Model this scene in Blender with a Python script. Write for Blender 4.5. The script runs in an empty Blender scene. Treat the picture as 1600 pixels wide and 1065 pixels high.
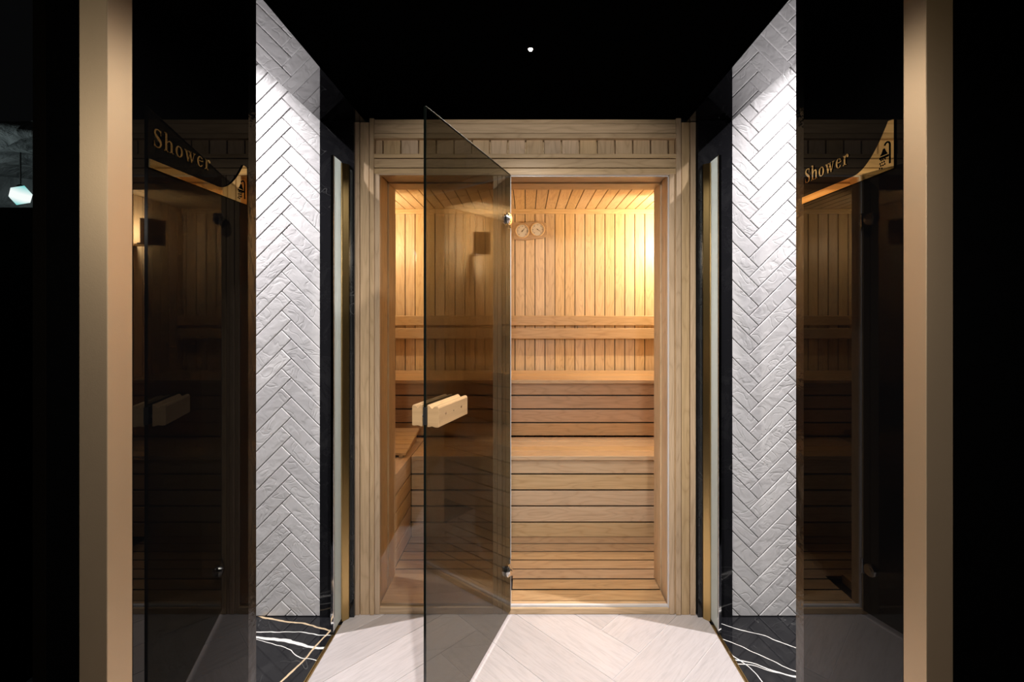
import bpy, bmesh, math, random
from mathutils import Vector, Matrix
random.seed(7)
sc = bpy.context.scene
C = sc.collection
PI = math.pi
# ------------------------------------------------------------ camera
F = 711.0; VX = 822.0; VY = 488.0; EYE = 1.306
cam = bpy.data.cameras.new('camera'); co = bpy.data.objects.new('camera', cam); C.objects.link(co)
cam.sensor_width = 36; cam.lens = F * 36 / 1600
cam.shift_x = -(VX - 800) / 1600; cam.shift_y = -(532.5 - VY) / 1600
co.location = (0, 0, EYE); co.rotation_euler = (PI / 2, 0, 0); cam.clip_start = .02
sc.camera = co
def X(px, d): return (px - VX) * d / F
def Z(py, d): return EYE + (VY - py) * d / F
# ------------------------------------------------------------ world, lights, exposure
w = bpy.data.worlds.new('world'); sc.world = w; w.use_nodes = True
w.node_tree.nodes['Background'].inputs[0].default_value = (.9, .93, 1, 1)
w.node_tree.nodes['Background'].inputs[1].default_value = .002
sc.view_settings.view_transform = 'Standard'; sc.view_settings.look = 'None'
sc.view_settings.gamma = 1; sc.view_settings.use_curve_mapping = False
sc.view_settings.exposure = 0.0
sc.cycles.max_bounces = 12; sc.cycles.transparent_max_bounces = 16
sc.cycles.caustics_reflective = False; sc.cycles.caustics_refractive = False
sc.cycles.sample_clamp_indirect = 4
def light(name, kind, loc, energy, col, **k):
    l = bpy.data.lights.new(name, kind); l.energy = energy; l.color = col
    for a, b in k.items(): setattr(l, a, b)
    o = bpy.data.objects.new(name, l); C.objects.link(o); o.location = loc
    return o
SHX, SHD, SHZ = 1.48, 1.62, 2.69
COOL = (1.0, .955, .965)
light('shower_downlight_left', 'SPOT', (-SHX, SHD, SHZ), 300, COOL, spot_size=2.04, spot_blend=1, shadow_soft_size=.012)
light('shower_downlight_right', 'SPOT', (SHX, SHD, SHZ), 300, COOL, spot_size=2.04, spot_blend=1, shadow_soft_size=.012)
light('corridor_pin_spot', 'SPOT', (.014, 1.448, 2.135), 50, (1, .93, .84), spot_size=2.6, spot_blend=.8, shadow_soft_size=.01)
WARM = (1.0, .80, .50)
light('sauna_corner_light_right', 'POINT', (1.13, 3.05, 1.84), 31, WARM, shadow_soft_size=.02)
light('sauna_corner_light_left', 'POINT', (-1.13, 3.05, 1.84), 14, WARM, shadow_soft_size=.02)
lg = light('lounge_light', 'AREA', (-1.15, -.15, 1.75), 2.4, (1, .95, .82), shape='DISK', size=.25)
lg.rotation_euler = (Vector((-.716, .75, 1.6)) - lg.location).to_track_quat('-Z', 'Y').to_euler()
lr = light('right_post_fill', 'AREA', (1.3, -.9, 2.3), .6, (1, .85, .55), shape='DISK', size=.4)  # unseen light added to brighten the right brass post
lr.rotation_euler = (Vector((.72, .75, 1.5)) - lr.location).to_track_quat('-Z', 'Y').to_euler()
light('corridor_front_fill', 'SPOT', (0, .38, 2.13), 165, (1, .96, .92), spot_size=2.55, spot_blend=1, shadow_soft_size=.02)  # unseen spot added to fill the lower tiles and timber front
lf = light('facade_fill_spot', 'SPOT', (0, -1.3, 1.95), 150, (1, .93, .84), spot_size=.62, spot_blend=.25, shadow_soft_size=.12)  # added behind the camera to brighten the sauna front
lf.rotation_euler = (Vector((0, 1.97, 1.3)) - lf.location).to_track_quat('-Z', 'Y').to_euler()

# ------------------------------------------------------------ materials
def new(name):
    m = bpy.data.materials.new(name); m.use_nodes = True
    nt = m.node_tree; nt.nodes.clear()
    out = nt.nodes.new('ShaderNodeOutputMaterial')
    return m, nt, out
def N(nt, t, **k):
    n = nt.nodes.new(t)
    for a, b in k.items():
        if a.startswith('i_'): n.inputs[a[2:].replace('_', ' ')].default_value = b
        else: setattr(n, a, b)
    return n
def L(nt, a, b): nt.links.new(a, b)
def math_(nt, op, a, b=None, c=None):
    n = nt.nodes.new('ShaderNodeMath'); n.operation = op
    for i, v in enumerate((a, b, c)):
        if v is None: continue
        if isinstance(v, (int, float)): n.inputs[i].default_value = v
        else: L(nt, v, n.inputs[i])
    return n.outputs[0]
def ramp(nt, fac, stops):
    r = nt.nodes.new('ShaderNodeValToRGB'); e = r.color_ramp.elements
    while len(e) < len(stops): e.new(.5)
    for i, (p, c) in enumerate(stops): e[i].position = p; e[i].color = (*c, 1)
    L(nt, fac, r.inputs[0]); return r.outputs[0]
def mix(nt, fac, a, b, mode='MIX'):
    n = nt.nodes.new('ShaderNodeMix'); n.data_type = 'RGBA'; n.blend_type = mode
    for i, v in ((0, fac), (6, a), (7, b)):
        if isinstance(v, (int, float)): n.inputs[i].default_value = v
        elif isinstance(v, tuple): n.inputs[i].default_value = (*v, 1) if len(v) == 3 else v
        else: L(nt, v, n.inputs[i])
    return n.outputs[2]
def simple(name, col, rough=.5, metal=0, ior=1.5, coat=0, bump=0, bscale=60):
    m, nt, out = new(name)
    b = N(nt, 'ShaderNodeBsdfPrincipled'); b.inputs['Base Color'].default_value = (*col, 1)
    b.inputs['Roughness'].default_value = rough; b.inputs['Metallic'].default_value = metal
    b.inputs['IOR'].default_value = ior; b.inputs['Coat Weight'].default_value = coat
    tc = N(nt, 'ShaderNodeTexCoord'); no = N(nt, 'ShaderNodeTexNoise', i_Scale=bscale, i_Detail=4)
    L(nt, tc.outputs['Object'], no.inputs['Vector'])
    if bump:
        bp = N(nt, 'ShaderNodeBump', i_Strength=bump, i_Distance=.002); L(nt, no.outputs[0], bp.inputs['Height'])
        L(nt, bp.outputs[0], b.inputs['Normal'])
    L(nt, math_(nt, 'MULTIPLY_ADD', no.outputs[0], rough * .1, rough * .95), b.inputs['Roughness'])
    L(nt, b.outputs[0], out.inputs[0]); return m
def wood(name, light_c, dark_c, rough=.42, contrast=.55, var=.16):
    m, nt, out = new(name)
    uv = N(nt, 'ShaderNodeUVMap'); uv.uv_map = 'UVMap'
    at = N(nt, 'ShaderNodeAttribute'); at.attribute_name = 'rnd'
    mp = N(nt, 'ShaderNodeMapping'); mp.inputs['Scale'].default_value = (1.6, 26, 1); L(nt, uv.outputs[0], mp.inputs[0])
    fine = N(nt, 'ShaderNodeTexNoise', i_Scale=3.0, i_Detail=8, i_Roughness=.62, i_Distortion=.25); L(nt, mp.outputs[0], fine.inputs['Vector'])
    mp2 = N(nt, 'ShaderNodeMapping'); mp2.inputs['Scale'].default_value = (1.5, 9, 1); L(nt, uv.outputs[0], mp2.inputs[0])
    big = N(nt, 'ShaderNodeTexNoise', i_Scale=1.2, i_Detail=2, i_Roughness=.4); L(nt, mp2.outputs[0], big.inputs['Vector'])
    rings = math_(nt, 'FRACT', math_(nt, 'MULTIPLY', big.outputs[0], 13.0))
    rings = math_(nt, 'POWER', math_(nt, 'ABSOLUTE', math_(nt, 'MULTIPLY_ADD', rings, 2.0, -1.0)), 3.0)
    g = math_(nt, 'ADD', math_(nt, 'MULTIPLY', fine.outputs[0], .75), math_(nt, 'MULTIPLY', rings, .20))
    col = ramp(nt, g, [(.28, tuple(a * (1 - contrast) + b * contrast for a, b in zip(dark_c, dark_c))), (.62, light_c)][::-1] if False else [(.30, light_c), (.40 + .35, dark_c)])
    hsv = N(nt, 'ShaderNodeHueSaturation')
    L(nt, col, hsv.inputs['Color'])
    L(nt, math_(nt, 'MULTIPLY_ADD', at.outputs['Fac'], var * 2, 1 - var), hsv.inputs['Value'])
    r2 = math_(nt, 'FRACT', math_(nt, 'MULTIPLY', at.outputs['Fac'], 17.3))
    L(nt, math_(nt, 'MULTIPLY_ADD', r2, .008, .496), hsv.inputs['Hue'])
    L(nt, math_(nt, 'MULTIPLY_ADD', r2, .25, .88), hsv.inputs['Saturation'])
    b = N(nt, 'ShaderNodeBsdfPrincipled', i_Roughness=rough)
    L(nt, hsv.outputs[0], b.inputs['Base Color'])
    bp = N(nt, 'ShaderNodeBump', i_Strength=.22, i_Distance=.0012); L(nt, fine.outputs[0], bp.inputs['Height']); L(nt, bp.outputs[0], b.inputs['Normal'])
    L(nt, b.outputs[0], out.inputs[0]); return m
def glass(name, tint, rough=0.0, refl=1.0):
    # thin flat pane: light passes straight through with a tint, reflection grows with angle
    m, nt, out = new(name)
    lw = N(nt, 'ShaderNodeLayerWeight', i_Blend=.5)
    f = math_(nt, 'MULTIPLY_ADD', math_(nt, 'POWER', lw.outputs['Facing'], 5.0), .9 * refl, .04 * refl)
    tr = N(nt, 'ShaderNodeBsdfTransparent'); tr.inputs[0].default_value = (*tint, 1)
    gl = N(nt, 'ShaderNodeBsdfGlossy', i_Roughness=rough); gl.inputs[0].default_value = (1, 1, 1, 1)
    mx = N(nt, 'ShaderNodeMixShader'); L(nt, f, mx.inputs[0]); L(nt, tr.outputs[0], mx.inputs[1]); L(nt, gl.outputs[0], mx.inputs[2])
    L(nt, mx.outputs[0], out.inputs[0]); return m
def emit(name, col, s):
    m, nt, out = new(name); e = N(nt, 'ShaderNodeEmission'); e.inputs[0].default_value = (*col, 1); e.inputs[1].default_value = s
    L(nt, e.outputs[0], out.inputs[0]); return m

def marble(name, veins, scale=1.0):
    m, nt, out = new(name)
    tc = N(nt, 'ShaderNodeTexCoord'); no = N(nt, 'ShaderNodeTexNoise', i_Scale=5.0, i_Detail=3, i_Roughness=.45)
    L(nt, tc.outputs['Object'], no.inputs['Vector'])
    sp = N(nt, 'ShaderNodeSeparateXYZ'); L(nt, tc.outputs['Object'], sp.inputs[0])
    col = None; base = (.012, .012, .014)
    cloud = N(nt, 'ShaderNodeTexNoise', i_Scale=6.0, i_Detail=6, i_Roughness=.7, i_Distortion=1.0); L(nt, tc.outputs['Object'], cloud.inputs['Vector'])
    cur = ramp(nt, cloud.outputs[0], [(.5, base), (.8, (.03, .03, .032))])
    # hairline veins
    for s, th, c in ((3.0, .006, (.07, .07, .07)), (7.0, .005, (.04, .04, .04))):
        v = N(nt, 'ShaderNodeTexNoise', i_Scale=s, i_Detail=3, i_Distortion=.8); L(nt, tc.outputs['Object'], v.inputs['Vector'])
        d = math_(nt, 'ABSOLUTE', math_(nt, 'SUBTRACT', v.outputs[0], .5))
        k = math_(nt, 'LESS_THAN', d, th * .25)
        gate = math_(nt, 'GREATER_THAN', no.outputs[0], .52)
        cur = mix(nt, math_(nt, 'MULTIPLY', math_(nt, 'MULTIPLY', k, gate), .8), cur, c)
    for (x0, y0, x1, y1, th, c) in veins:
        dx, dy = x1 - x0, y1 - y0; ln = math.hypot(dx, dy); nx, ny = -dy / ln, dx / ln
        a = math_(nt, 'MULTIPLY', math_(nt, 'SUBTRACT', sp.outputs[0], x0), nx)
        b = math_(nt, 'MULTIPLY', math_(nt, 'SUBTRACT', sp.outputs[1], y0), ny)
        d = math_(nt, 'ADD', math_(nt, 'ADD', a, b), math_(nt, 'MULTIPLY_ADD', no.outputs[0], .07, -.035))
        dd = math_(nt, 'ABSOLUTE', d)
        k = math_(nt, 'LESS_THAN', dd, math_(nt, 'MULTIPLY', cloud.outputs[0], th * 2))
        cur = mix(nt, k, cur, c)
    b = N(nt, 'ShaderNodeBsdfPrincipled', i_Roughness=.06); L(nt, cur, b.inputs['Base Color'])
    L(nt, b.outputs[0], out.inputs[0]); return m
def tile_mat():
    m, nt, out = new('white_handmade_tile')
    uv = N(nt, 'ShaderNodeUVMap'); uv.uv_map = 'UVMap'
    at = N(nt, 'ShaderNodeAttribute'); at.attribute_name = 'rnd'
    b = N(nt, 'ShaderNodeBsdfPrincipled', i_Roughness=.38)
    a = N(nt, 'ShaderNodeTexNoise', i_Scale=14.0, i_Detail=3, i_Roughness=.5, i_Distortion=.6); L(nt, uv.outputs[0], a.inputs['Vector'])
    r = N(nt, 'ShaderNodeTexNoise', i_Scale=9.0, i_Detail=1.5, i_Distortion=1.6); L(nt, uv.outputs[0], r.inputs['Vector'])
    ridge = math_(nt, 'SMOOTH_MIN', math_(nt, 'MULTIPLY', math_(nt, 'ABSOLUTE', math_(nt, 'SUBTRACT', r.outputs[0], .56)), 22.0), 1.0, .1)
    h = math_(nt, 'ADD', math_(nt, 'MULTIPLY', a.outputs[0], 1.0), math_(nt, 'MULTIPLY', ridge, .16))
    bp = N(nt, 'ShaderNodeBump', i_Strength=.55, i_Distance=.006); L(nt, h, bp.inputs['Height']); L(nt, bp.outputs[0], b.inputs['Normal'])
    c = ramp(nt, at.outputs['Fac'], [(0, (.70, .685, .69)), (1, (.80, .785, .785))]); L(nt, c, b.inputs['Base Color'])
    L(nt, b.outputs[0], out.inputs[0]); return m
def plank_mat():
    m, nt, out = new('pale_oak_porcelain')
    uv = N(nt, 'ShaderNodeUVMap'); uv.uv_map = 'UVMap'
    at = N(nt, 'ShaderNodeAttribute'); at.attribute_name = 'rnd'
    mp = N(nt, 'ShaderNodeMapping'); mp.inputs['Scale'].default_value = (4, 40, 1); L(nt, uv.outputs[0], mp.inputs[0])
    f = N(nt, 'ShaderNodeTexNoise', i_Scale=2.0, i_Detail=8, i_Roughness=.65, i_Distortion=1.0); L(nt, mp.outputs[0], f.inputs['Vector'])
    c = ramp(nt, f.outputs[0], [(.30, (.46, .425, .42)), (.50, (.55, .505, .50)), (.75, (.60, .56, .555))])
    h = N(nt, 'ShaderNodeHueSaturation'); L(nt, c, h.inputs['Color']); L(nt, math_(nt, 'MULTIPLY_ADD', at.outputs['Fac'], .22, .87), h.inputs['Value'])
    b = N(nt, 'ShaderNodeBsdfPrincipled', i_Roughness=.32); L(nt, h.outputs[0], b.inputs['Base Color'])
    bp = N(nt, 'ShaderNodeBump', i_Strength=.1, i_Distance=.001); L(nt, f.outputs[0], bp.inputs['Height']); L(nt, bp.outputs[0], b.inputs['Normal'])
    L(nt, b.outputs[0], out.inputs[0]); return m
def rock_mat():
    m, nt, out = new('rough_grey_plaster')
    tc = N(nt, 'ShaderNodeTexCoord'); f = N(nt, 'ShaderNodeTexNoise', i_Scale=2.2, i_Detail=9, i_Roughness=.65, i_Distortion=1.5); L(nt, tc.outputs['Object'], f.inputs['Vector'])
    c = ramp(nt, f.outputs[0], [(.3, (.07, .08, .085)), (.7, (.36, .37, .38))])
    b = N(nt, 'ShaderNodeBsdfPrincipled', i_Roughness=.85); L(nt, c, b.inputs['Base Color'])
    bp = N(nt, 'ShaderNodeBump', i_Strength=1, i_Distance=.12); L(nt, f.outputs[0], bp.inputs['Height']); L(nt, bp.outputs[0], b.inputs['Normal'])
    L(nt, b.outputs[0], out.inputs[0]); return m
def shade_mat():
    m, nt, out = new('lit_aqua_glass')
    tc = N(nt, 'ShaderNodeTexCoord'); sp = N(nt, 'ShaderNodeSeparateXYZ'); L(nt, tc.outputs['Object'], sp.inputs[0])
    d = math_(nt, 'ABSOLUTE', sp.outputs[2])
    c = ramp(nt, math_(nt, 'MULTIPLY', d, 10.0), [(.25, (.95, 1.0, .98)), (.95, (.16, .62, .60))])
    e = N(nt, 'ShaderNodeEmission', i_Strength=1.0); L(nt, c, e.inputs[0]); L(nt, e.outputs[0], out.inputs[0]); return m

WF = wood('pale_facade_timber', (.60, .43, .265), (.40, .27, .15), var=.08)
WS = wood('sauna_timber', (.80, .62, .40), (.56, .38, .22), var=.08)
WB = wood('sauna_bench_timber', (.62, .45, .28), (.44, .29, .165), var=.06)
WR = wood('shaded_riser_timber', (.50, .32, .19), (.36, .22, .12), var=.06)  # bench timber with the upper riser's warm shade mixed into its colour
WD = wood('duckboard_timber', (.50, .34, .20), (.34, .21, .115), var=.10)
WH = wood('handle_timber', (.42, .28, .165), (.31, .20, .115), var=.03)
TILE = tile_mat(); PLANK = plank_mat()
GROUT = simple('grey_grout', (.32, .30, .30), .9)
FGROUT = simple('light_floor_grout', (.58, .54, .53), .8)
BLACKG = simple('black_polished_glass', (.0012, .0012, .0014), .015, ior=1.29)
SOFFIT = simple('black_mirror_gloss', (.003, .003, .0035), .03, ior=2.3)
EDGE = simple('black_polished_edge', (.004, .004, .004), .12, ior=1.6, bump=.8, bscale=35)
def matte():
    m, nt, out = new('matt_black_paint')
    tc = N(nt, 'ShaderNodeTexCoord'); no = N(nt, 'ShaderNodeTexNoise', i_Scale=40.0); L(nt, tc.outputs['Object'], no.inputs['Vector'])
    d = N(nt, 'ShaderNodeBsdfDiffuse'); L(nt, ramp(nt, no.outputs[0], [(0, (.0007, .0007, .0007)), (1, (.0012, .0012, .0012))]), d.inputs[0])
    L(nt, d.outputs[0], out.inputs[0]); return m
MATTE = matte()
BRONZE = simple('dark_bronze', (.0016, .0012, .0008), .9, ior=1.05)
BRASS = simple('satin_brass', (.50, .36, .225), .45, metal=.85, ior=1.4, bump=.05, bscale=400)
BRASSD = simple('aged_brass', (.55, .38, .16), .28, metal=1, bump=.05, bscale=300)
MIRG = simple('gold_mirror', (1.0, .80, .46), .03, metal=1)
CHROME = simple('chrome', (.85, .86, .88), .08, metal=1)
SEAL = simple('pale_door_seal', (.62, .62, .64), .3)
RUB = simple('black_rubber', (.01, .01, .01), .5)
GDOOR = glass('bronze_tinted_glass', (.50, .49, .455), refl=.45)
GFIX = glass('clear_grey_glass', (.86, .84, .80))
def frosted():
    m, nt, out = new('frosted_green_glass')
    d = N(nt, 'ShaderNodeBsdfTranslucent'); d.inputs[0].default_value = (.80, .84, .80, 1)
    e = N(nt, 'ShaderNodeBsdfPrincipled', i_Roughness=.25); e.inputs['Base Color'].default_value = (.74, .77, .74, 1)
    mx = N(nt, 'ShaderNodeMixShader'); mx.inputs[0].default_value = .5
    L(nt, d.outputs[0], mx.inputs[1]); L(nt, e.outputs[0], mx.inputs[2]); L(nt, mx.outputs[0], out.inputs[0]); return m
FROST = frosted()
DIAL = simple('ivory_dial', (.82, .82, .82), .4)
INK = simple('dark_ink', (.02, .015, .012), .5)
ROCK = rock_mat(); SHADE = shade_mat()
LED = emit('lit_lens', (1, .97, .92), 12)
WLED = emit('warm_lit_globe', (1, .7, .4), 6)

# ------------------------------------------------------------ mesh builder
class MB:
    def __init__(s): s.v = []; s.f = []; s.uv = []; s.r = []
    def face(s, pts, uvs, r):
        i = len(s.v); s.v += [tuple(p) for p in pts]; s.f.append(list(range(i, i + len(pts)))); s.uv.append(uvs); s.r.append(r)
    def hexa(s, P, grain=0, r=None):
        # P: 8 corners ordered (x0y0z0,x1y0z0,x1y1z0,x0y1z0, same at z1); grain 0/1/2 = local axis
        r = random.random() if r is None else r
        P = [Vector(p) for p in P]; i = len(s.v); s.v += [tuple(p) for p in P]
        ex, ey, ez = (P[1] - P[0]).length, (P[3] - P[0]).length, (P[4] - P[0]).length
        loc = [(0, 0, 0), (ex, 0, 0), (ex, ey, 0), (0, ey, 0), (0, 0, ez), (ex, 0, ez), (ex, ey, ez), (0, ey, ez)]
        for q, ax in (((0, 3, 2, 1), 2), ((4, 5, 6, 7), 2), ((0, 1, 5, 4), 1), ((1, 2, 6, 5), 0), ((2, 3, 7, 6), 1), ((3, 0, 4, 7), 0)):
            s.f.append([i + k for k in q]); o = r * 37.7
            ot = [a for a in (0, 1, 2) if a != ax]
            if grain in ot: ua = grain; va = [a for a in ot if a != grain][0]
            else: ua, va = ot; 
            sc_ = 1 if grain in ot else .35
            s.uv.append([(loc[k][ua] * sc_ + o, loc[k][va] + o * .61 + ax * .37) for k in q]); s.r.append(r)
    def box(s, x0, x1, y0, y1, z0, z1, grain=0, r=None):
        x0, x1 = min(x0, x1), max(x0, x1); y0, y1 = min(y0, y1), max(y0, y1); z0, z1 = min(z0, z1), max(z0, z1)
        s.hexa([(x0, y0, z0), (x1, y0, z0), (x1, y1, z0), (x0, y1, z0), (x0, y0, z1), (x1, y0, z1), (x1, y1, z1), (x0, y1, z1)], grain, r)
        return s
    def prism(s, poly, fn, a, b, r=None):
        """polygon [(p,q)] extruded from a to b; fn(p,q,t)->xyz"""
        r = random.random() if r is None else r; n = len(poly); i = len(s.v); o = r * 31
        s.v += [tuple(fn(p, q, a)) for p, q in poly] + [tuple(fn(p, q, b)) for p, q in poly]
        s.f.append(list(range(i, i + n))[::-1]); s.uv.append([(p * .3 + o, q + o) for p, q in poly][::-1]); s.r.append(r)
        s.f.append(list(range(i + n, i + 2 * n))); s.uv.append([(p * .3 + o, q + o) for p, q in poly]); s.r.append(r)
        acc = 0
        for k in range(n):
            k2 = (k + 1) % n; l = math.dist(poly[k], poly[k2])
            s.f.append([i + k, i + k2, i + n + k2, i + n + k]); s.uv.append([(a + o, acc), (a + o, acc + l), (b + o, acc + l), (b + o, acc)]); s.r.append(r); acc += l
        return s
    def cyl(s, c, ax, r0, h, n=24, r1=None, rr=None):
        ax = Vector(ax).normalized(); u = ax.orthogonal().normalized(); v = ax.cross(u); c = Vector(c); r1 = r0 if r1 is None else r1
        rr = .5 if rr is None else rr; i = len(s.v)
        for rad, t in ((r0, 0), (r1, h)):
            for k in range(n):
                a = 2 * PI * k / n; s.v.append(tuple(c + ax * t + (u * math.cos(a) + v * math.sin(a)) * rad))
        s.f.append(list(range(i, i + n))[::-1]); s.uv.append([(0, 0)] * n); s.r.append(rr)
        s.f.append(list(range(i + n, i + 2 * n))); s.uv.append([(0, 0)] * n); s.r.append(rr)
        for k in range(n):
            k2 = (k + 1) % n; s.f.append([i + k, i + k2, i + n + k2, i + n + k]); s.uv.append([(0, 0)] * 4); s.r.append(rr)
        return s
    def build(s, name, mat, parent=None, bevel=0, seg=2, smooth=False, fix=True):
        me = bpy.data.meshes.new(name); me.from_pydata(s.v, [], s.f)
        u = me.uv_layers.new(name='UVMap'); k = 0
        for uvs in s.uv:
            for t in uvs: u.data[k].uv = t; k += 1
        at = me.attributes.new('rnd', 'FLOAT', 'FACE')
        for k, r in enumerate(s.r): at.data[k].value = r
        if fix:
            bm = bmesh.new(); bm.from_mesh(me); bmesh.ops.recalc_face_normals(bm, faces=bm.faces[:]); bm.to_mesh(me); bm.free()
        me.materials.append(mat)
        if smooth:
            for p in me.polygons: p.use_smooth = True
        o = bpy.data.objects.new(name, me); C.objects.link(o)
        if parent: o.parent = parent
        if bevel:
            b = o.modifiers.new('bevel', 'BEVEL'); b.width = bevel; b.segments = seg; b.limit_method = 'ANGLE'; b.angle_limit = .6
        return o
def tag(o, label, cat, group=None, kind=None):
    o['label'] = label
    if cat: o['category'] = cat
    if group: o['group'] = group
    if kind: o['kind'] = kind
    return o
def thing(name, label, cat, loc=(0, 0, 0), rz=0, group=None, kind=None):
    o = bpy.data.objects.new(name, None); C.objects.link(o); o.location = loc; o.rotation_euler = (0, 0, rz)
    return tag(o, label, cat, group, kind)
def B(*a, **k): return MB().box(*a, **k)
def lay(o, parent):   # parent a part modelled in world coordinates under a moved empty
    o.parent = parent; o.matrix_parent_inverse = Matrix.LocRotScale(parent.location, parent.rotation_euler, None).inverted(); return o

def herringbone(name, mat, w, n, place, org, rng, clip, gap, thick, cham, parent=None):
    """place(a,b,h)->xyz from plane coords; org = position of a 'V' joint tip; clip=(a0,a1,b0,b1)"""
    m = MB(); q = math.sqrt(.5)
    def P(u, v, h):
        return ((u - v) * q * w + org[0], (u + v) * q * w + org[1], h)
    a0, a1, b0, b1 = clip
    for i in range(-rng, rng):
        for j in range(-rng, rng):
            k = (i - j) % (2 * n)
            if k == 0: cells = (i, i + n, j, j + 1, 0)
            elif k == 2 * n - 1: cells = (i, i + 1, j, j + n, 1)
            else: continue
            u0, u1, v0, v1, g = cells
            cx, cy, _ = P((u0 + u1) / 2, (v0 + v1) / 2, 0); R = n * w * .75
            if cx < a0 - R or cx > a1 + R or cy < b0 - R or cy > b1 + R: continue
            e = gap / 2 / w; c = (gap / 2 + cham) / w; r = random.random(); o = r * 41
            bt = [P(u0 + e, v0 + e, 0), P(u1 - e, v0 + e, 0), P(u1 - e, v1 - e, 0), P(u0 + e, v1 - e, 0)]
            md = [(x, y, thick - cham) for x, y, _ in bt]
            tp = [P(u0 + c, v0 + c, thick), P(u1 - c, v0 + c, thick), P(u1 - c, v1 - c, thick), P(u0 + c, v1 - c, thick)]
            uvf = (lambda u, v: ((u - u0) * w + o, (v - v0) * w + o)) if g == 0 else (lambda u, v: ((v - v0) * w + o, (u - u0) * w + o))
            uvs = [uvf(u0, v0), uvf(u1, v0), uvf(u1, v1), uvf(u0, v1)]
            m.face(tp, uvs, r)
            for k2 in range(4):
                k3 = (k2 + 1) % 4
                m.face([bt[k2], bt[k3], md[k3], md[k2]], [uvs[k2], uvs[k3], uvs[k3], uvs[k2]], r)
                m.face([md[k2], md[k3], tp[k3], tp[k2]], [uvs[k2], uvs[k3], uvs[k3], uvs[k2]], r)
    o = m.build(name, mat, parent, fix=False)
    bm = bmesh.new(); bm.from_mesh(o.data)
    for co_, no_ in (((a0, 0, 0), (-1, 0, 0)), ((a1, 0, 0), (1, 0, 0)), ((0, b0, 0), (0, -1, 0)), ((0, b1, 0), (0, 1, 0))):
        bmesh.ops.bisect_plane(bm, geom=bm.verts[:] + bm.edges[:] + bm.faces[:], plane_co=co_, plane_no=no_, clear_outer=True)
    bmesh.ops.remove_doubles(bm, verts=bm.verts[:], dist=1e-6)
    for v in bm.verts: v.co = Vector(place(*v.co))
    bmesh.ops.recalc_face_normals(bm, faces=bm.faces[:])
    bm.to_mesh(o.data); bm.free(); return o

# ------------------------------------------------------------ key dimensions
W = .693; WO = .885; SCR = .785; FD = 1.975; TD = 1.965; CEIL = 2.145; SOF = 2.129; SHC = 2.74
SW = 1.72       # shower cabin outer side
# ------------------------------------------------------------ floors
fl = thing('floor', 'pale grey oak-look herringbone floor between the two showers', 'floor', kind='structure')
B(-SCR + .012, SCR - .012, -2.5, 2.0, -.05, -.002).build('grout_bed', FGROUT, fl)
herringbone('floor_planks', PLANK, .18, 5, lambda a, b, h: (a, b, h - .003), (.435, 1.744 - .254 * 3), 40, (-SCR + .012, SCR - .012, -2.5, 1.995), .003, .003, .0008, fl)
B(-2.6, -SCR + .012, -2.5, .72, -.05, -.001).build('outer_slab', MATTE, fl)
B(SCR - .012, 2.6, -2.5, .72, -.05, -.001).build('outer_slab', MATTE, fl)
def fp(px, py): d = F * EYE / (py - VY); return (X(px, d), d)
WH_ = (.78, .76, .73); GO_ = (.62, .47, .30)
vl = [(*fp(399, 993), *fp(505, 1012), .006, WH_), (*fp(433, 1065), *fp(517, 984.5), .005, GO_), (*fp(414, 963), *fp(513, 984.5), .0035, GO_),
      (*fp(399, 985), *fp(500, 991), .002, WH_), (*fp(470, 1020), *fp(500, 1030), .0015, WH_)]
vr = [(*fp(1118, 969), *fp(1200, 996.5), .002, WH_), (*fp(1116, 991), *fp(1200, 1029), .0022, WH_), (*fp(1136, 1029), *fp(1200, 1046), .003, WH_),
      (*fp(1136, 1036), *fp(1220, 1052), .002, WH_), (*fp(1122, 1005), *fp(1190, 1065), .0018, WH_)]
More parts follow.
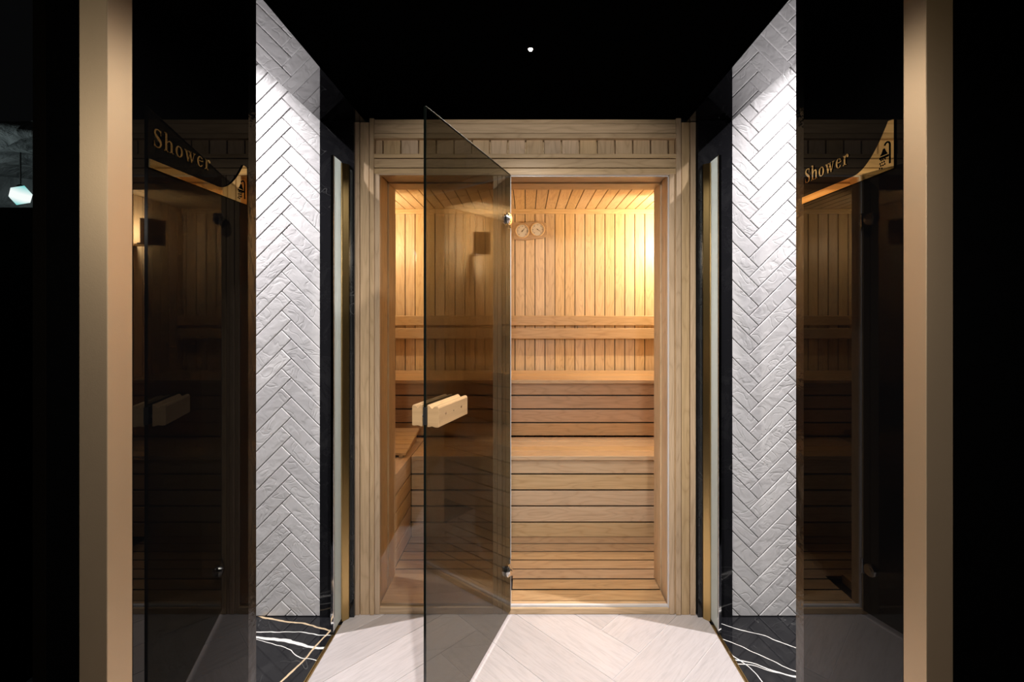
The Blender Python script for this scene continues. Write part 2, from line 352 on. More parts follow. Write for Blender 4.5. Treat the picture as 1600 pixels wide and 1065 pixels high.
for s, vv, nm in ((-1, vl, 'left'), (1, vr, 'right')):
    mt = marble('black_marble_' + nm, vv)
    m = B(s * (SCR - .004), s * (SW + .05), 1.0, 2.02, -.05, 0)
    o = m.build('floor', mt); tag(o, 'polished black marble floor with pale veins in the %s shower' % nm, 'floor', kind='structure')
    MP = marble('black_marble_wall_' + nm, [])
    # walls of the shower cabin
    o = B(s * WO, s * (SW + .02), TD, TD + .05, 0, SHC).build('wall_shower_' + nm, GROUT)
    tag(o, 'white glazed herringbone tile wall of the %s shower' % nm, 'wall', kind='structure')
    wz = .0587; q = math.sqrt(.5) * wz
    if s < 0: org = (X(449, TD) - 3.5 * q - 8 * q * 2, 1.6056 - 4 * q - 30 * q)
    else: org = (.980 + .5 * q, 1.581 - 30 * q)
    lo, hi = (-SW, -WO) if s < 0 else (WO, SW)
    herringbone('tiles', TILE, wz, 4, lambda a, b, h: (a, TD - h, b), org, 60, (lo, hi, .004, SHC), .0028, .009, .0022, o)
    p = B(s * .737, s * (WO - .001), 1.950, 2.01, -.002, SOF - .001)
    p = p.build('pilaster_' + nm, MP); p.name = 'trim_1' if s < 0 else 'trim_2'
    tag(p, 'black marble pilaster between the %s shower tiles and the sauna front' % nm, 'pilaster', kind='structure')
    o = B(s * WO, s * (W), 1.0, FD + .03, SOF, SHC)
    o.box(s * (W + .001), s * (W + .012), .80, 1.0, SOF, SHC)
    o = o.build('trim_3' if s < 0 else 'trim_4', SOFFIT)
    tag(o, 'glossy black soffit beam over the %s shower opening' % nm, 'soffit', kind='structure')
    # cabin shell: ceiling, diagonal front corner, side wall
    m = MB(); m.box(s * WO, s * (SW + .05), 1.10, 2.02, SHC, SHC + .04)
    o = m.build('ceiling', MATTE); tag(o, 'matt black ceiling of the %s shower' % nm, 'ceiling', kind='structure')
    m = MB(); xs = [(.81, 1.14), (1.17, 1.14), (SW, 1.70), (SW, TD + .02), (SW + .05, TD + .02), (SW + .05, 1.675), (1.19, 1.11), (.81, 1.11)]
    m.prism([(s * a, b) for a, b in xs], lambda p, q_, t: (p, q_, t), 0, SHC)
    o = m.build('wall_shower_side_' + nm, MATTE); tag(o, 'dark side wall enclosing the %s shower' % nm, 'wall', kind='structure')
    # black glass clad pier with polished edge
    d0 = .802 if s < 0 else .8366
    o = B(s * W, s * .808, d0, 1.136, 0, SHC).build('wall_' + nm, BLACKG)
    tag(o, 'black polished glass wall carrying the %s shower sign' % nm, 'wall', kind='structure')
    e = B(s * (W + .001), s * .808, 1.136, 1.170, 0, SHC).build('polished_edge', EDGE, o)
    # brass door surround
    f0 = .753 if s < 0 else .788
    o = B(s * W, s * .740, f0, d0 - .0005, 0, SHC).build('trim_5' if s < 0 else 'trim_6', BRASS, bevel=.0012)
    tag(o, 'satin brass post of the entrance surround on the %s' % nm, 'door post', kind='structure')
    # outer dark wall beside the surround
    if s < 0:
        o = B(-.741, X(70, f0), f0 + .002, f0 + .02, 0, SHC).build('wall_outer_left', MATTE)
        o2 = B(X(70, f0), X(50, f0), f0 + .001, f0 + .02, 0, SHC).build('bronze_edge', BRONZE, o)
    else:
        o = B(.741, 2.6, f0 + .002, f0 + .02, 0, 3.2).build('wall_outer_right', MATTE)
    tag(o, 'matt black outer wall beside the %s brass post' % nm, 'wall', kind='structure')
    # brass floor channel
    m = MB(); m.box(s * (SCR - .012), s * (SCR - .0075), 1.14, 1.90, -.004, .003); m.box(s * (SCR - .0035), s * (SCR + .001), 1.14, 1.90, -.004, .003)
    m.box(s * (SCR - .012), s * (SCR + .001), 1.14, 1.90, -.006, -.0005)
    o = m.build('trim_7' if s < 0 else 'trim_8', BRASSD, bevel=.0006)
    tag(o, 'thin brass floor channel along the %s shower threshold' % nm, 'floor trim', kind='structure')
    # frosted screen folded back against the pilaster
    t = thing('shower_screen', 'narrow frosted glass screen with brass wall profile at the %s shower' % nm, 'shower screen', (s * SCR, 1.88, 0), group='frosted shower screens')
    lay(B(s * (SCR - .004), s * (SCR + .004), 1.853, 1.925, .012, 1.943).build('frosted_pane', FROST), t)
    lay(B(s * (SCR - .005), s * (SCR + .007), 1.844, 1.853, .004, 1.945).build('chrome_edge', CHROME, bevel=.001), t)
    m = MB(); m.prism([(s * a, b) for a, b in ((.797, 1.921), (.777, 1.921), (.7745, 1.9245), (.756, 1.942), (.756, 1.9495), (.797, 1.9495))], lambda p, q_, t_: (p, q_, t_), 0, 1.938)
    lay(m.build('wall_profile', BRASSD, bevel=.001), t)
    lay(B(s * (SCR - .007), s * (SCR + .007), 1.842, 1.858, .0005, .012).build('foot_seal', RUB), t)
    # downlight
    t = thing('recessed_downlight', 'small round recessed downlight in the %s shower ceiling' % nm, 'ceiling light', (s * SHX, SHD, SHC), group='shower downlights')
    lay(MB().cyl((s * SHX, SHD, SHC - .006), (0, 0, 1), .042, .006).build('bezel', CHROME), t)
    lay(MB().cyl((s * SHX, SHD, SHC - .008), (0, 0, 1), .03, .002).build('lens', LED), t)
# ------------------------------------------------------------ corridor ceiling
o = B(-W + .0005, W - .0005, -.6, FD + .005, CEIL, CEIL + .05).build('ceiling', MATTE); tag(o, 'matt black corridor ceiling', 'ceiling', kind='structure')
t = thing('pin_spotlight', 'tiny round spotlight glowing in the black corridor ceiling', 'ceiling light', (.014, 1.448, CEIL))
m = MB()
for k in range(28):
    a, b = 2 * PI * k / 28, 2 * PI * (k + 1) / 28
    f = lambda r, a, z: (.014 + r * math.cos(a), 1.448 + r * math.sin(a), z)
    for (r0, z0, r1, z1) in ((.016, CEIL - .0004, .015, CEIL - .003), (.015, CEIL - .003, .0095, CEIL - .003), (.0095, CEIL - .003, .0085, CEIL - .0004)):
        m.face([f(r0, a, z0), f(r0, b, z0), f(r1, b, z1), f(r1, a, z1)], [(0, 0)] * 4, .5)
lay(m.build('bezel', BRONZE), t)
lay(MB().cyl((.014, 1.448, CEIL - .0065), (0, 0, 1), .0045, .006, r1=.0075).build('lens', LED), t)

# ------------------------------------------------------------ sauna front
fa = thing('wall_front', 'pale timber front wall framing the sauna entrance', 'wall', (0, FD, 0), kind='structure')
def fb(name, px0, px1, py0, py1, grain, dfront, dback=1.99, mat=WF, d=None, bevel=.0018):
    d = d or 1.963
    m = B(X(px0, d), X(px1, d), dfront, dback, max(0, Z(py1, d)), Z(py0, d), grain=grain)
    return lay(m.build(name, mat, bevel=bevel), fa)
BOT = 1100
for xs in (((553.5, 561.3), (562.2, 576.2), (577.2, 584.2)), ((1056.5, 1064.4), (1065.3, 1078.0), (1079, 1087.5))):
    for k, (a, b) in enumerate(xs):
        m = B(X(a, 1.963), X(b, 1.963), 1.963 + (.003 if k == 1 else 0), 1.99, 0, (2.128 if (abs(X(a, 1.963)) > .69 or abs(X(b, 1.963)) > .69) else CEIL - .0005), grain=2)
        lay(m.build('side_casing', WF, bevel=.0022), fa)
ZZ = lambda y: Z(y, 1.966)
xa, xb = X(584.6, 1.966), X(1056.3, 1.966)
for (y0, y1, df) in ((185.5, 192.6, 1.972), (193.4, 207.8, 1.966), (208.6, 216.2, 1.962), (240.4, 247.0, 1.962), (248, 261.6, 1.966), (262.6, 271.4, 1.966)):
    z1 = min(ZZ(y0), CEIL - .0005)
    lay(B(xa, xb, df, 2.0, ZZ(y1), z1, grain=0).build('header_board', WF, bevel=.0022), fa)
m = MB(); pit = 27.85 * 1.99 / F; x = X(599.5, 1.99) - pit
while x < xb:
    x0, x1 = max(x, xa), min(x + pit - .005, xb)
    if x1 > x0 + .002: m.box(x0, x1, 1.987, 2.01, ZZ(242), ZZ(214), grain=2)
    x += pit
lay(m.build('recessed_cladding', WF, bevel=.003), fa)
# wall core behind the trims (hides nothing of the opening)
JL, JR = X(594, FD), X(1045, FD); DT = 1.900; BK = 2.205
core = MB(); core.box(-W - .18, JL - .024, 2.0, BK - .01, 0, 2.14, grain=2); core.box(JR + .024, W + .18, 2.0, BK - .01, 0, 2.14, grain=2); core.box(JL - .024, JR + .024, 2.012, BK - .01, DT + .024, 2.14)
core.box(-1.25, -W - .18, 2.03, BK - .01, 0, 2.14, grain=2); core.box(W + .18, 1.25, 2.03, BK - .01, 0, 2.14, grain=2)
lay(core.build('wall_core', WS), fa)
# ------------------------------------------------------------ sauna door frame and doors
fr = thing('window_1', 'timber frame around the sauna door with the fixed glass panel on the left', 'door frame', (0, FD, 0), kind='structure')
def P(m, name, mat, bevel=.0015, par=None, **k): return lay(m.build(name, mat, bevel=bevel, **k), par or fr)
zt = DT
# jamb left / right: three stepped boards in depth
for s, xj in ((-1, JL), (1, JR)):
    for (d0, d1, off) in ((1.967, 1.996, 0), (2.000, 2.098, .006), (2.102, BK, 0)):
        P(B(xj + s * off, xj + s * .022, d0, d1, .001, zt + .02, grain=2), 'jamb', WF)
    P(B(xj + s * .0225, X(587 if s < 0 else 1056.4, FD), 1.972, 1.998, .001, Z(272, FD), grain=2), 'jamb_casing', WF)
for (d0, d1, off) in ((1.967, 1.996, 0), (2.000, 2.098, .006), (2.102, BK, 0)):
    P(B(JL, JR, d0, d1, zt + off, zt + .021, grain=0), 'lintel', WF)
MX0, MX1 = X(770.5, FD), X(797, FD)
P(B(JL, MX0, 1.969, 2.02, .001, Z(947, FD), grain=0), 'sill', WF)
P(B(JL, MX0, 1.982, BK, .001, Z(940, 1.99), grain=0), 'sill', WF)
P(B(MX1, JR, 1.969, 2.10, .001, .026, grain=0), 'threshold', WF)
P(B(MX1 + .002, JR - .002, 1.978, 1.990, .0262, .034), 'threshold_seal', SEAL, 0)
for (a, b, df) in ((770.5, 777.5, 1.972), (778, 784.6, 1.968), (785, 790, 1.970), (790.4, 797, 1.967)):
    P(B(X(a, FD), X(b, FD), df, 2.035, .001, zt - .0005, grain=2), 'mullion', WF)
P(B(JR - .0045, JR - .0002, 1.972, 1.984, .027, zt), 'door_seal', SEAL, 0)
P(B(MX1 + .0002, MX1 + .004, 1.972, 1.984, .027, zt), 'door_seal', SEAL, 0)
P(B(MX1, JR, 1.972, 1.984, zt - .0045, zt - .0003), 'door_seal', SEAL, 0)
P(B(JL + .001, MX0 - .001, 1.974, 1.981, Z(943.5, 1.98), zt - .001), 'fixed_glass_pane', GFIX, 0)
# the open tinted glass door
ang = math.atan2(-.947, -.3214)
dr = thing('door_1', 'bronze tinted glass sauna door standing open with a wooden grip', 'door', (X(797, 1.972), 1.965, 0), ang, kind='structure')
DW = .690
def D(m, name, mat, bevel=0, **k): return m.build(name, mat, dr, bevel=bevel, **k)
pane = D(B(.004, DW, -.004, .004, .024, 1.900), 'glass_pane', GDOOR)
# dark polished rim of the pane
m = MB(); m.box(DW, DW + .0012, -.004, .004, .024, 1.900); D(m, 'free_edge', simple('dark_green_glass_edge', (.004, .006, .005), .15))
m = MB(); m.box(.004, DW, -.0036, .0036, 1.900, 1.9008); D(m, 'top_edge', simple('pale_glass_edge', (.25, .27, .24), .2))
hz0, hz1 = .976, 1.037; hm = (hz0 + hz1) / 2
def grip(s):
    # section in (y, z): flat outer face, rounded shoulder, scooped groove, high inner lip
    t0, t1 = (.0045, .042) if s > 0 else (.013, .046)
    T = t1 - t0; top = []
    for k in range(17):
        u = k / 16
        z = hz1 + .003 * math.cos(u * PI) if u < 0 else hz1
        g = -.0075 * math.exp(-((u - .42) / .16) ** 2) + .0025 * math.exp(-((u - .08) / .12) ** 2) - (.006 * max(0, (u - .86) / .14) ** 2)
        top.append((s * (t0 + u * T), hz1 + g))
    bot = [(y, hz0 + .25 * (hz1 - z)) for y, z in top][::-1]
    m = MB(); m.prism(top + bot, lambda p, q_, t: (t, p, q_), DW - .190, DW - .004, r=.4)
    return D(m, 'handle', WH, .0008)
h1 = grip(1); h2 = grip(-1)
h1['label'] = 'outer wooden grip block'; h2['label'] = 'inner wooden grip block'
for hx in (DW - .045, DW - .145):
    MB().cyl((hx, .0405, hm + .003), (0, 1, 0), .0035, .0022).build('screw', CHROME, h1)
MB().cyl((DW - .095, .0405, hm + .001), (0, 1, 0), .002, .0018).build('screw', INK, h1)
for hx in (DW - .012, DW - .14):
    MB().cyl((hx, -.0132, hm - .002), (0, 1, 0), .006, .0094).build('spacer_bolt', CHROME, h2)
D(B(DW - .186, DW + .002, -.0055, .0055, hz0 + .006, hz1 - .004), 'gasket', RUB)
for hz in (1.703, .212):
    m = MB()
    for k, (r, y0, y1) in enumerate(((.026, .004, .010), (.022, .010, .015), (.014, .015, .018))):
        m.cyl((.034, y0, hz), (0, 1, 0), r, y1 - y0, 32); m.cyl((.034, -y1, hz), (0, 1, 0), r, y1 - y0, 32)
    h = D(m, 'hinge', CHROME, .0012)
    m = MB(); m.cyl((-.006, -.004, hz - .028), (0, 0, 1), .0065, .056, 20); m.box(-.004, .030, -.009, -.0045, hz - .014, hz + .014)
    m.cyl((-.006, -.004, hz + .028), (0, 0, 1), .0075, .004, 20); m.cyl((-.006, -.004, hz - .032), (0, 0, 1), .0075, .004, 20)
    m.build('hinge_knuckle', CHROME, h, bevel=.0008)

# ------------------------------------------------------------ sauna interior
IX = 1.24; ID = 3.48; IC = 2.096; FZ = .03
bw = thing('wall_back', 'vertical tongue and groove boards on the sauna back wall', 'wall', (0, ID, 0), kind='structure')
pitch = 15.6 * ID / F
m = MB(); x = X(805.2, ID) - pitch * 40
while x < IX:
    if x > -IX - pitch: m.box(max(x, -IX), min(x + pitch - .0055, IX), ID, ID + .014, 0, IC, grain=2)
    x += pitch
lay(m.build('cladding_boards', WS, bevel=.003), bw)
lay(B(-IX, IX, ID + .011, ID + .03, 0, IC + .02, r=.1).build('backing', INK), bw)
lay(B(-IX, IX, ID - .012, ID, IC - .038, IC, grain=0, r=.8).build('cornice', WS, bevel=.003), bw)
for s, nm in ((-1, 'left'), (1, 'right')):
    sw = thing('wall_sauna_' + nm, 'vertical boards on the %s side wall inside the sauna' % nm, 'wall', (s * IX, 2.8, 0), kind='structure')
    m = MB(); y = BK
    while y < ID:
        m.box(s * IX, s * (IX + .014), y, min(y + pitch - .0055, ID), 0, IC, grain=2); y += pitch
    lay(m.build('cladding_boards', WS, bevel=.003), sw)
    lay(B(s * (IX + .011), s * (IX + .03), BK, ID, 0, IC + .02).build('backing', INK), sw)
cl = thing('ceiling', 'tongue and groove timber ceiling inside the sauna', 'ceiling', (0, 2.8, IC), kind='structure')
m = MB(); x = X(805.6, ID) - pitch * 40
while x < IX:
    if x > -IX - pitch: m.box(max(x, -IX), min(x + pitch - .0055, IX), BK, ID, IC, IC + .014, grain=1)
    x += pitch
lay(m.build('cladding_boards', WS, bevel=.003), cl)
lay(B(-IX, IX, BK, ID, IC + .011, IC + .035).build('backing', INK), cl)
o = B(-IX - .03, IX + .03, 2.02, ID + .03, -.06, -.004).build('floor', simple('dark_subfloor', (.05, .04, .035), .6)); tag(o, 'dark subfloor under the sauna duckboard', 'floor', kind='structure')
# duckboard
db = thing('duckboard', 'slatted timber duckboard covering the sauna floor', 'duckboard', (0, 2.3, 0))
edges = [(2.595 - .0835 * k) for k in range(8)]
for k in range(7):
    d1, d0 = edges[k], max(edges[k + 1] + .009, 2.013)
    m = MB(); rr = random.random()
    def slat(x0, x1, y0, y1, z0, z1, u0=.011, u1=.011):
        m.hexa([(x0, y0 + u0, z0), (x1, y0 + u0, z0), (x1, y1 - u1, z0), (x0, y1 - u1, z0), (x0, y0, z1), (x1, y0, z1), (x1, y1, z1), (x0, y1, z1)], 0, rr)
    if d1 > BK: slat(-.655, .76, max(d0, BK + .001), d1, .008, FZ)
    if d0 < BK: slat(MX1 + .006, JR - .002, d0, min(d1, BK + .001), .012 if d0 > 2.11 else .0268, FZ, *((.009, .009) if d0 > 2.11 else (.001, .001)))
    lay(m.build('slat', WD, bevel=.002 if d0 > BK or d1 < BK else 0), db)
for xx in (-.6, 0, .6):
    lay(B(xx - .02, xx + .02, 2.22, 2.59, -.003, .0078, grain=1).build('bearer', WD), db)
# benches
def riser(par, zs, face, axis, a0, a1, mat=WB):
    for z0, z1 in zs:
        if axis == 'x': m = B(a0, a1, face, face + .018, z0, z1, grain=0)
        else: m = B(face - .018, face, a0, a1, z0, z1, grain=1)
        lay(m.build('riser_board', mat, bevel=.0022), par)
LT = .496; L0 = 2.575
lb = thing('sauna_bench', 'lower slatted timber bench running across the sauna', 'bench', (0, 2.77, 0), group='sauna benches')
zs = [(FZ + .002, .108), (.118, .200), (.210, .291), (.301, .382), (.392, .470)]
riser(lb, zs, 2.586, 'x', -.652, IX - .002)
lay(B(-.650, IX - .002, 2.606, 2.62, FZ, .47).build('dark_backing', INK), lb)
bb = [2.568, 2.668, 2.768, 2.868, 2.965]
for k in range(4):
    lay(B(-.648 - (bb[k] - 2.568) * 0, IX - .002, bb[k], bb[k + 1] - .004, LT - .024, LT, grain=0).build('seat_board', WB, bevel=.003), lb)
ub = thing('sauna_bench', 'upper slatted timber bench against the sauna back wall', 'bench', (0, 3.2, 0), group='sauna benches')
zs = [(.502, .581), (.590, .670), (.679, .759), (.768, .842)]
riser(ub, zs, 2.975, 'x', -IX + .002, IX - .002, WR)
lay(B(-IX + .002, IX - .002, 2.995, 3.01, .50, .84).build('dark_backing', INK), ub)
bb = [2.952, 3.052, 3.152, 3.252, 3.352, 3.452]
for k in range(5):
    lay(B(-IX + .002, IX - .002, bb[k], bb[k + 1] - .004, .868 - .024, .868, grain=0).build('seat_board', WB, bevel=.003), ub)
sb = thing('sauna_bench', 'lower timber bench along the left sauna wall with a headrest on it', 'bench', (-.95, 2.4, 0), group='sauna benches')
zs = [(FZ + .002, .108), (.118, .200), (.210, .291), (.301, .382), (.392, .470)]
riser(sb, zs, -.655, 'y', BK + .003, 2.60)
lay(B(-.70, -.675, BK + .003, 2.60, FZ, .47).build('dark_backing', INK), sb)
xx = [-.652, -.752, -.852, -.952, -1.052, -1.152]
for k in range(5):
    lay(B(xx[k], xx[k + 1] + .004, BK + .003, 2.95, LT - .024, LT, grain=1).build('seat_board', WB, bevel=.003), sb)
# backrest
br = thing('sauna_back_rail', 'two rail timber backrest fixed along the sauna back wall', 'backrest', (0, 3.42, 1.1))
for z0, z1 in ((1.209, 1.282), (1.108, 1.188)):
    lay(B(-IX + .004, IX - .004, 3.412, 3.432, z0, z1, grain=0).build('rail', WB, bevel=.004), br)
for sx in (X(910, 3.43), X(690, 3.43), X(1090, 3.43)):
    lay(B(sx - .035, sx + .035, 3.434, 3.4785, 1.12, 1.27, grain=2).build('spacer', WB, bevel=.002), br)
# headrest on the left bench
hr = thing('sauna_headrest', 'small sloping slatted wooden headrest lying on the left sauna bench', 'headrest', (-.80, 2.70, LT))
m = MB()
for k in range(6):
    y0 = -.16 + k * .054
    z0 = .012 + k * .010
    m.hexa([(-.15, y0, z0), (.13, y0, z0), (.13, y0 + .050, z0 + .009), (-.15, y0 + .050, z0 + .009), (-.15, y0, z0 + .014), (.13, y0, z0 + .014), (.13, y0 + .050, z0 + .023), (-.15, y0 + .050, z0 + .023)], 0)
m.build('slats', WB, hr, bevel=.002)
for xx in (-.13, .09):
    MB().prism([(-.16, .0005), (.164, .0005), (.164, .066), (-.16, .0125)], lambda p, q_, t: (t, p, q_), xx, xx + .02).build('side_rail', WB, hr)
# thermometer and hygrometer
th = thing('thermometer_hygrometer', 'wooden sauna gauge plaque with two round white dials on the back wall', 'gauge', (X(829, 3.455), ID, Z(360, 3.455)))
pl = [(-.130, .055), (-.118, .064), (-.06, .060), (-.01, .068), (.05, .069), (.095, .071), (.108, .062), (.126, .036), (.128, -.030), (.110, -.050), (.095, -.058), (.04, -.060), (-.03, -.072), (-.10, -.070), (-.125, -.066), (-.134, -.03)]
MB().prism(pl[::-1], lambda p, q_, t: (p, t, q_), -.022, -.0005, r=.35).build('plaque', WB, th, bevel=.003)
for cx, cz, nm in ((-.062, -.003, 50), (.054, .008, -35)):
    d = MB().cyl((cx, -.0225, cz), (0, 1, 0), .047, .002, 40).build('dial', DIAL, th)
    m = MB(); n = 40
    for k in range(n):
        a, b = 2 * PI * k / n, 2 * PI * (k + 1) / n
        f = lambda r, a, y: (cx + r * math.cos(a), y, cz + r * math.sin(a))
        m.face([f(.047, a, -.023), f(.047, b, -.023), f(.050, b, -.029), f(.050, a, -.029)], [(0, 0)] * 4, .5)
        m.face([f(.050, a, -.029), f(.050, b, -.029), f(.054, b, -.022), f(.054, a, -.022)], [(0, 0)] * 4, .5)
    m.build('bezel', WS, d)
    m = MB()
    for k in range(25):
        a = math.radians(-45 + k * 270 / 24); l = .010 if k % 4 == 0 else .005; wd = .0013 if k % 4 == 0 else .0007
        c_, s_ = math.cos(a), math.sin(a)
        pts = [(cx + c_ * r - s_ * e, cz + s_ * r + c_ * e) for r, e in ((.041, -wd), (.041, wd), (.041 - l, wd), (.041 - l, -wd))]
        m.face([(x_, -.0228, z_) for x_, z_ in pts], [(0, 0)] * 4, .5)
    m.build('tick_marks', INK, d)
    a = math.radians(nm); c_, s_ = math.cos(a), math.sin(a)
    m = MB(); m.prism([(cx + c_ * r - s_ * e, cz + s_ * r + c_ * e) for r, e in ((-.01, -.002), (.034, 0), (-.01, .002))], lambda p, q_, t: (p, t, q_), -.0245, -.0235)
    m.cyl((cx, -.0255, cz), (0, 1, 0), .0035, .002, 16); m.build('needle', INK, d)
# corner lamps of the sauna, behind timber shades added to screen the bulbs
for s, nm in ((-1, 'left'), (1, 'right')):
    t = thing('sauna_corner_lamp', 'bulb behind an added curved timber shade in the back %s corner of the sauna' % nm, 'wall lamp', (s * 1.13, 3.05, 1.84), group='sauna corner lamps')
    m = MB(); cx, cy = s * 1.13, 3.05
    for k in range(9):
        a0 = math.radians((-180 if s > 0 else -90) + k * 10 - 5 + (90 if s > 0 else 0) * 0 + 0); a1 = a0 + math.radians(10)
        f = lambda r, a, z: (cx + r * math.cos(a), cy + r * math.sin(a), z)
        m.hexa([f(.085, a0, 1.75), f(.085, a1, 1.75), f(.095, a1, 1.75), f(.095, a0, 1.75), f(.085, a0, 1.92), f(.085, a1, 1.92), f(.095, a1, 1.92), f(.095, a0, 1.92)], 2)
    lay(m.build('lamp_shade', WB), t)
    lay(B(s * 1.13, s * IX, 3.03, 3.07, 1.75, 1.765, grain=0).build('bracket', WB, bevel=.002), t)
    lay(B(s * 1.11, s * 1.15, 2.962, 3.07, 1.75, 1.762, grain=1).build('bulb_socket', DIAL, bevel=.002), t)

# ------------------------------------------------------------ shower signs
def stroke(m, pts, base, depth=.0012, r=.5):
    """variable width stroke; pts=[(u,v,width)] ; base(u,v,h)"""
    n = len(pts); Lp = []; Rp = []
    for k, (u, v, wd) in enumerate(pts):
        a = pts[max(0, k - 1)]; b = pts[min(n - 1, k + 1)]; dx, dy = b[0] - a[0], b[1] - a[1]; l = math.hypot(dx, dy) or 1
        nx, ny = -dy / l, dx / l; Lp.append((u + nx * wd / 2, v + ny * wd / 2)); Rp.append((u - nx * wd / 2, v - ny * wd / 2))
    for k in range(n - 1):
        q = [Lp[k], Lp[k + 1], Rp[k + 1], Rp[k]]
        m.face([base(a, b, depth) for a, b in q], [(0, 0)] * 4, r)
        m.face([base(Lp[k][0], Lp[k][1], 0), base(Lp[k + 1][0], Lp[k + 1][1], 0), base(Lp[k + 1][0], Lp[k + 1][1], depth), base(Lp[k][0], Lp[k][1], depth)], [(0, 0)] * 4, r)
        m.face([base(Rp[k][0], Rp[k][1], 0), base(Rp[k + 1][0], Rp[k + 1][1], 0), base(Rp[k + 1][0], Rp[k + 1][1], depth), base(Rp[k][0], Rp[k][1], depth)], [(0, 0)] * 4, r)
def arc(cx, cy, rx, ry, a0, a1, wf, n=22):
    return [(cx + rx * math.cos(math.radians(a0 + (a1 - a0) * k / n)), cy + ry * math.sin(math.radians(a0 + (a1 - a0) * k / n)), wf(k / n, math.radians(a0 + (a1 - a0) * k / n))) for k in range(n + 1)]
thk, thn, srf = .155, .045, .05
def glyphs():
    G = {}
    mod = lambda t, a: thn + (thk - thn) * abs(math.cos(a)) ** 1.6
    S = [(.50, .78, .04), (.47, .90, .05), (.38, .97, .06), (.28, .985, .06), (.15, .93, .09), (.10, .80, .12), (.15, .66, .16), (.30, .53, .19), (.45, .40, .17), (.50, .25, .13), (.45, .10, .09), (.33, .02, .06), (.20, .02, .06), (.10, .10, .05), (.06, .26, .04)]
    # smooth S by Catmull-Rom
    def cr(P, n=5):
        out = []
        for i in range(len(P) - 1):
            p0, p1, p2, p3 = P[max(0, i - 1)], P[i], P[i + 1], P[min(len(P) - 1, i + 2)]
            for k in range(n):
                t = k / n; out.append(tuple(.5 * (2 * b + (c - a) * t + (2 * a - 5 * b + 4 * c - d) * t * t + (3 * b - a - 3 * c + d) * t ** 3) for a, b, c, d in zip(p0, p1, p2, p3)))
        return out + [P[-1]]
    G['S'] = (.62, [cr(S), [(.505, 1.0, .035), (.505, .70, .035)], [(.055, 0, .035), (.055, .32, .035)]])
    xh = .64
    stem = lambda x, y0, y1: [(x, y0, thk), (x, y1, thk)]
    ser = lambda x, y, l=.30: [(x - l / 2, y, srf), (x + l / 2, y, srf)]
    G['h'] = (.72, [stem(.16, 0, 1.03), ser(.16, .025), [(.02, 1.03, srf), (.20, 1.03, srf)], cr([(.22, .46, .04), (.30, .60, .05), (.42, .645, .07), (.52, .58, .13), (.55, .44, .155), (.55, .0, .155)]), ser(.55, .025)])
    G['o'] = (.62, [arc(.30, .32, .21, .30, 0, 360, mod, 36)])
    G['w'] = (.92, [[(.13, xh - .02, .16), (.30, .0, .13)], [(.30, 0, .05), (.44, xh - .05, .05)], [(.42, xh - .02, .16), (.60, .0, .13)], [(.60, 0, .05), (.80, xh - .02, .05)], ser(.13, xh - .025, .26), ser(.42, xh - .025, .24), ser(.80, xh - .025, .2)])
    G['e'] = (.58, [arc(.29, .32, .20, .30, 20, 325, lambda t, a: thn + (thk - thn) * (abs(math.cos(a)) ** 1.6) * (1 if t > .12 and t < .85 else .5), 32), [(.12, .36, .045), (.50, .36, .045)], arc(.29, .32, .20, .30, 8, 40, lambda t, a: .10, 6)])
    G['r'] = (.52, [stem(.16, 0, xh), ser(.16, .025, .32), [(.02, xh - .02, srf), (.20, xh - .02, srf)], cr([(.22, .42, .04), (.28, .56, .05), (.36, .63, .07), (.43, .60, .09)]), arc(.43, .53, .045, .045, 0, 360, lambda t, a: .09, 12)])
    return G
G = glyphs()
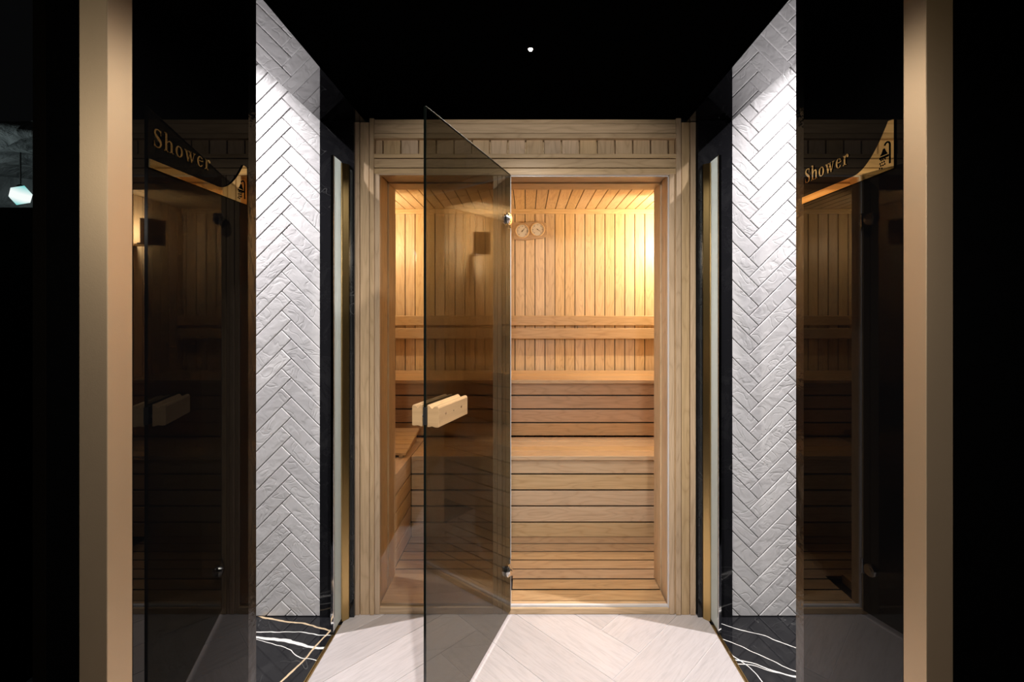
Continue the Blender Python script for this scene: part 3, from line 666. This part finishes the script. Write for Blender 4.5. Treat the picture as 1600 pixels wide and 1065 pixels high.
def sign(s, nm, place_, u_len, text_u, text_z, cap, sx, lab):
    # place_(u, z, h): u runs left to right as read, z up from the bottom edge of the strip, h out of the wall
    y0 = place_(u_len / 2, 0, 0)
    t = thing('shower_sign', lab, 'sign', y0, group='gold shower signs')
    # gold plate outline
    out = [(0, 0), (u_len, 0), (u_len, .092), (u_len - .0135, .0935)]
    for k in range(1, 22):
        q = k / 21; a = q * PI / 2
        out.append((u_len - .0135 - .094 * q, .016 + .0775 * (1 - q) ** 2))
    out += [(0, .016)]
    m = MB(); tri = [Vector((u, z, 0)) for u, z in out]
    bmx = bmesh.new(); vs = [bmx.verts.new(place_(u, z, .0030)) for u, z in out]; bmx.faces.new(vs)
    ex = bmesh.ops.extrude_face_region(bmx, geom=bmx.faces[:]); off = Vector(place_(0, 0, .0004)) - Vector(place_(0, 0, .0030))
    for g in ex['geom']:
        if isinstance(g, bmesh.types.BMVert): g.co += off
    bmesh.ops.triangulate(bmx, faces=bmx.faces[:]); bmesh.ops.recalc_face_normals(bmx, faces=bmx.faces[:])
    me = bpy.data.meshes.new('gold_plate'); bmx.to_mesh(me); bmx.free(); me.materials.append(MIRG)
    po = bpy.data.objects.new('gold_plate', me); C.objects.link(po); lay(po, t)
    u = text_u
    for ch in 'Shower':
        adv, strokes = G[ch]; m = MB()
        for st in strokes: stroke(m, [(u + a * cap * sx, text_z + b * cap, c * cap * sx * .92) for a, b, c in st], lambda a, b, h: place_(a, b, .0004 + h))
        o = m.build('letter', MIRG); lay(o, t); u += (adv + .10) * cap * sx
    # shower symbol
    cu = u_len - .018; m = MB(); pz = lambda a, b, h: place_(a, b, .0031 + h)
    stroke(m, [(u_len - .009, .012, .003), (u_len - .009, .047, .003)] , pz, .0006)
    stroke(m, arc(u_len - .0155, .047, .0065, .0075, 0, 160, lambda t_, a: .003, 12), pz, .0006)
    stroke(m, [(u_len - .031, .0355, .0005), (u_len - .029, .0355, .010)][:0] or [(u_len - .0345, .0285, .004), (u_len - .0125, .0285, .004)], pz, .0006)
    stroke(m, [(u_len - .0235, .0325, .018), (u_len - .0235, .0375, .010), (u_len - .0235, .0405, .007), (u_len - .0235, .0445, .0035)], pz, .0006)
    for (a, b) in ((.030, .0245), (.0255, .0245), (.020, .0245), (.0275, .0195), (.0225, .0195), (.0325, .0185), (.0305, .0140), (.0255, .0135), (.021, .0145), (.0335, .0095), (.0285, .0085)):
        stroke(m, [(u_len - a, b + .0016, .0019), (u_len - a - .0008, b - .0016, .0019)], pz, .0006)
    lay(m.build('shower_symbol', MATTE), t)
uL = 1.1247 - .832
sign(-1, 'left', lambda u, z, h: (-W + h, .832 + u, 1.572 + z), uL, .0125, .0435, .034, 1.0,
     'gold Shower sign with curved strip on the left black glass wall, icon at far end')
uR = 1.138 - .854
sign(1, 'right', lambda u, z, h: (W - h, 1.138 - u, 1.577 + z), uR, .0100, .048, .034, 1.0,
     'gold Shower sign with curved strip on the right black glass wall, icon at near end')

# ------------------------------------------------------------ side room with pendant lamp
LD = 4.3; lx, lz = X(32, LD), Z(305, LD)
pd = thing('pendant_lamp', 'faceted aqua glass pendant lamp glowing on a thin cord at far left', 'pendant lamp', (lx, LD, lz))
bm = bmesh.new(); bmesh.ops.create_icosphere(bm, subdivisions=1, radius=.103)
for v in bm.verts: v.co = Vector((v.co.x * random.uniform(.78, .86), v.co.y * .95, v.co.z * .96)); 
me = bpy.data.meshes.new('lamp_shade'); bm.to_mesh(me); bm.free(); me.materials.append(SHADE)
o = bpy.data.objects.new('lamp_shade', me); C.objects.link(o); o.parent = pd; o.rotation_euler = (.2, .35, .5)
MB().cyl((0, 0, .088), (0, 0, 1), .028, .012, 20, r1=.012).build('cap', BRONZE, pd)
MB().cyl((0, 0, .10), (0, 0, 1), .006, 3.05 - lz - .10, 10).build('cord', RUB, pd)
light('side_room_fill', 'POINT', (lx - .5, LD - .75, lz - .05), 16, (.82, 1, .98), shadow_soft_size=.05)  # added out of view, apart from the pendant, to light the rough stone
bm = bmesh.new(); bmesh.ops.create_grid(bm, x_segments=60, y_segments=40, size=.5)
for v in bm.verts:
    x_, y_ = v.co.x * 4.0, v.co.y * 3.2
    v.co = Vector((lx - .3 + x_, 5.1 + .06 * math.sin(x_ * 5 + y_ * 3) + .05 * math.sin(y_ * 9 - x_ * 4), 1.35 + y_))
me = bpy.data.meshes.new('wall_far_left'); bm.to_mesh(me); bm.free(); me.materials.append(ROCK)
o = bpy.data.objects.new('wall_far_left', me); C.objects.link(o); tag(o, 'rough grey plaster wall behind the pendant lamp', 'wall', kind='structure')
m = MB().box(lx - 1.5, lx + 1.2, 4.05, 5.2, Z(222, 4.05), Z(190, 4.05)); o = m.build('ceiling', ROCK)
bm = bmesh.new(); bm.from_mesh(o.data); bmesh.ops.subdivide_edges(bm, edges=bm.edges[:], cuts=14, use_grid_fill=True)
for v in bm.verts:
    c = v.co; v.co = c + Vector((0, .05 * math.sin(c.x * 9 + c.z * 20), .045 * math.sin(c.x * 7 + 1) * math.sin(c.y * 8) + .02 * math.sin(c.x * 23)))
bm.to_mesh(o.data); bm.free()
tag(o, 'rough stone-like ceiling edge above the pendant lamp', 'ceiling', kind='structure')
o = B(-8.0, lx + 1.2, 4.72, 4.80, -.05, Z(324, 4.72)).build('wall_far_shade_panel', MATTE); tag(o, 'added black panel for the shade below the rough plaster behind the pendant lamp', 'wall', kind='structure')  # black panel added where the plaster falls into shade
o = B(-8.0, -1.80, .72, 5.2, -.05, -.001).build('floor', MATTE); tag(o, 'dark floor of the side room at far left', 'floor', kind='structure')
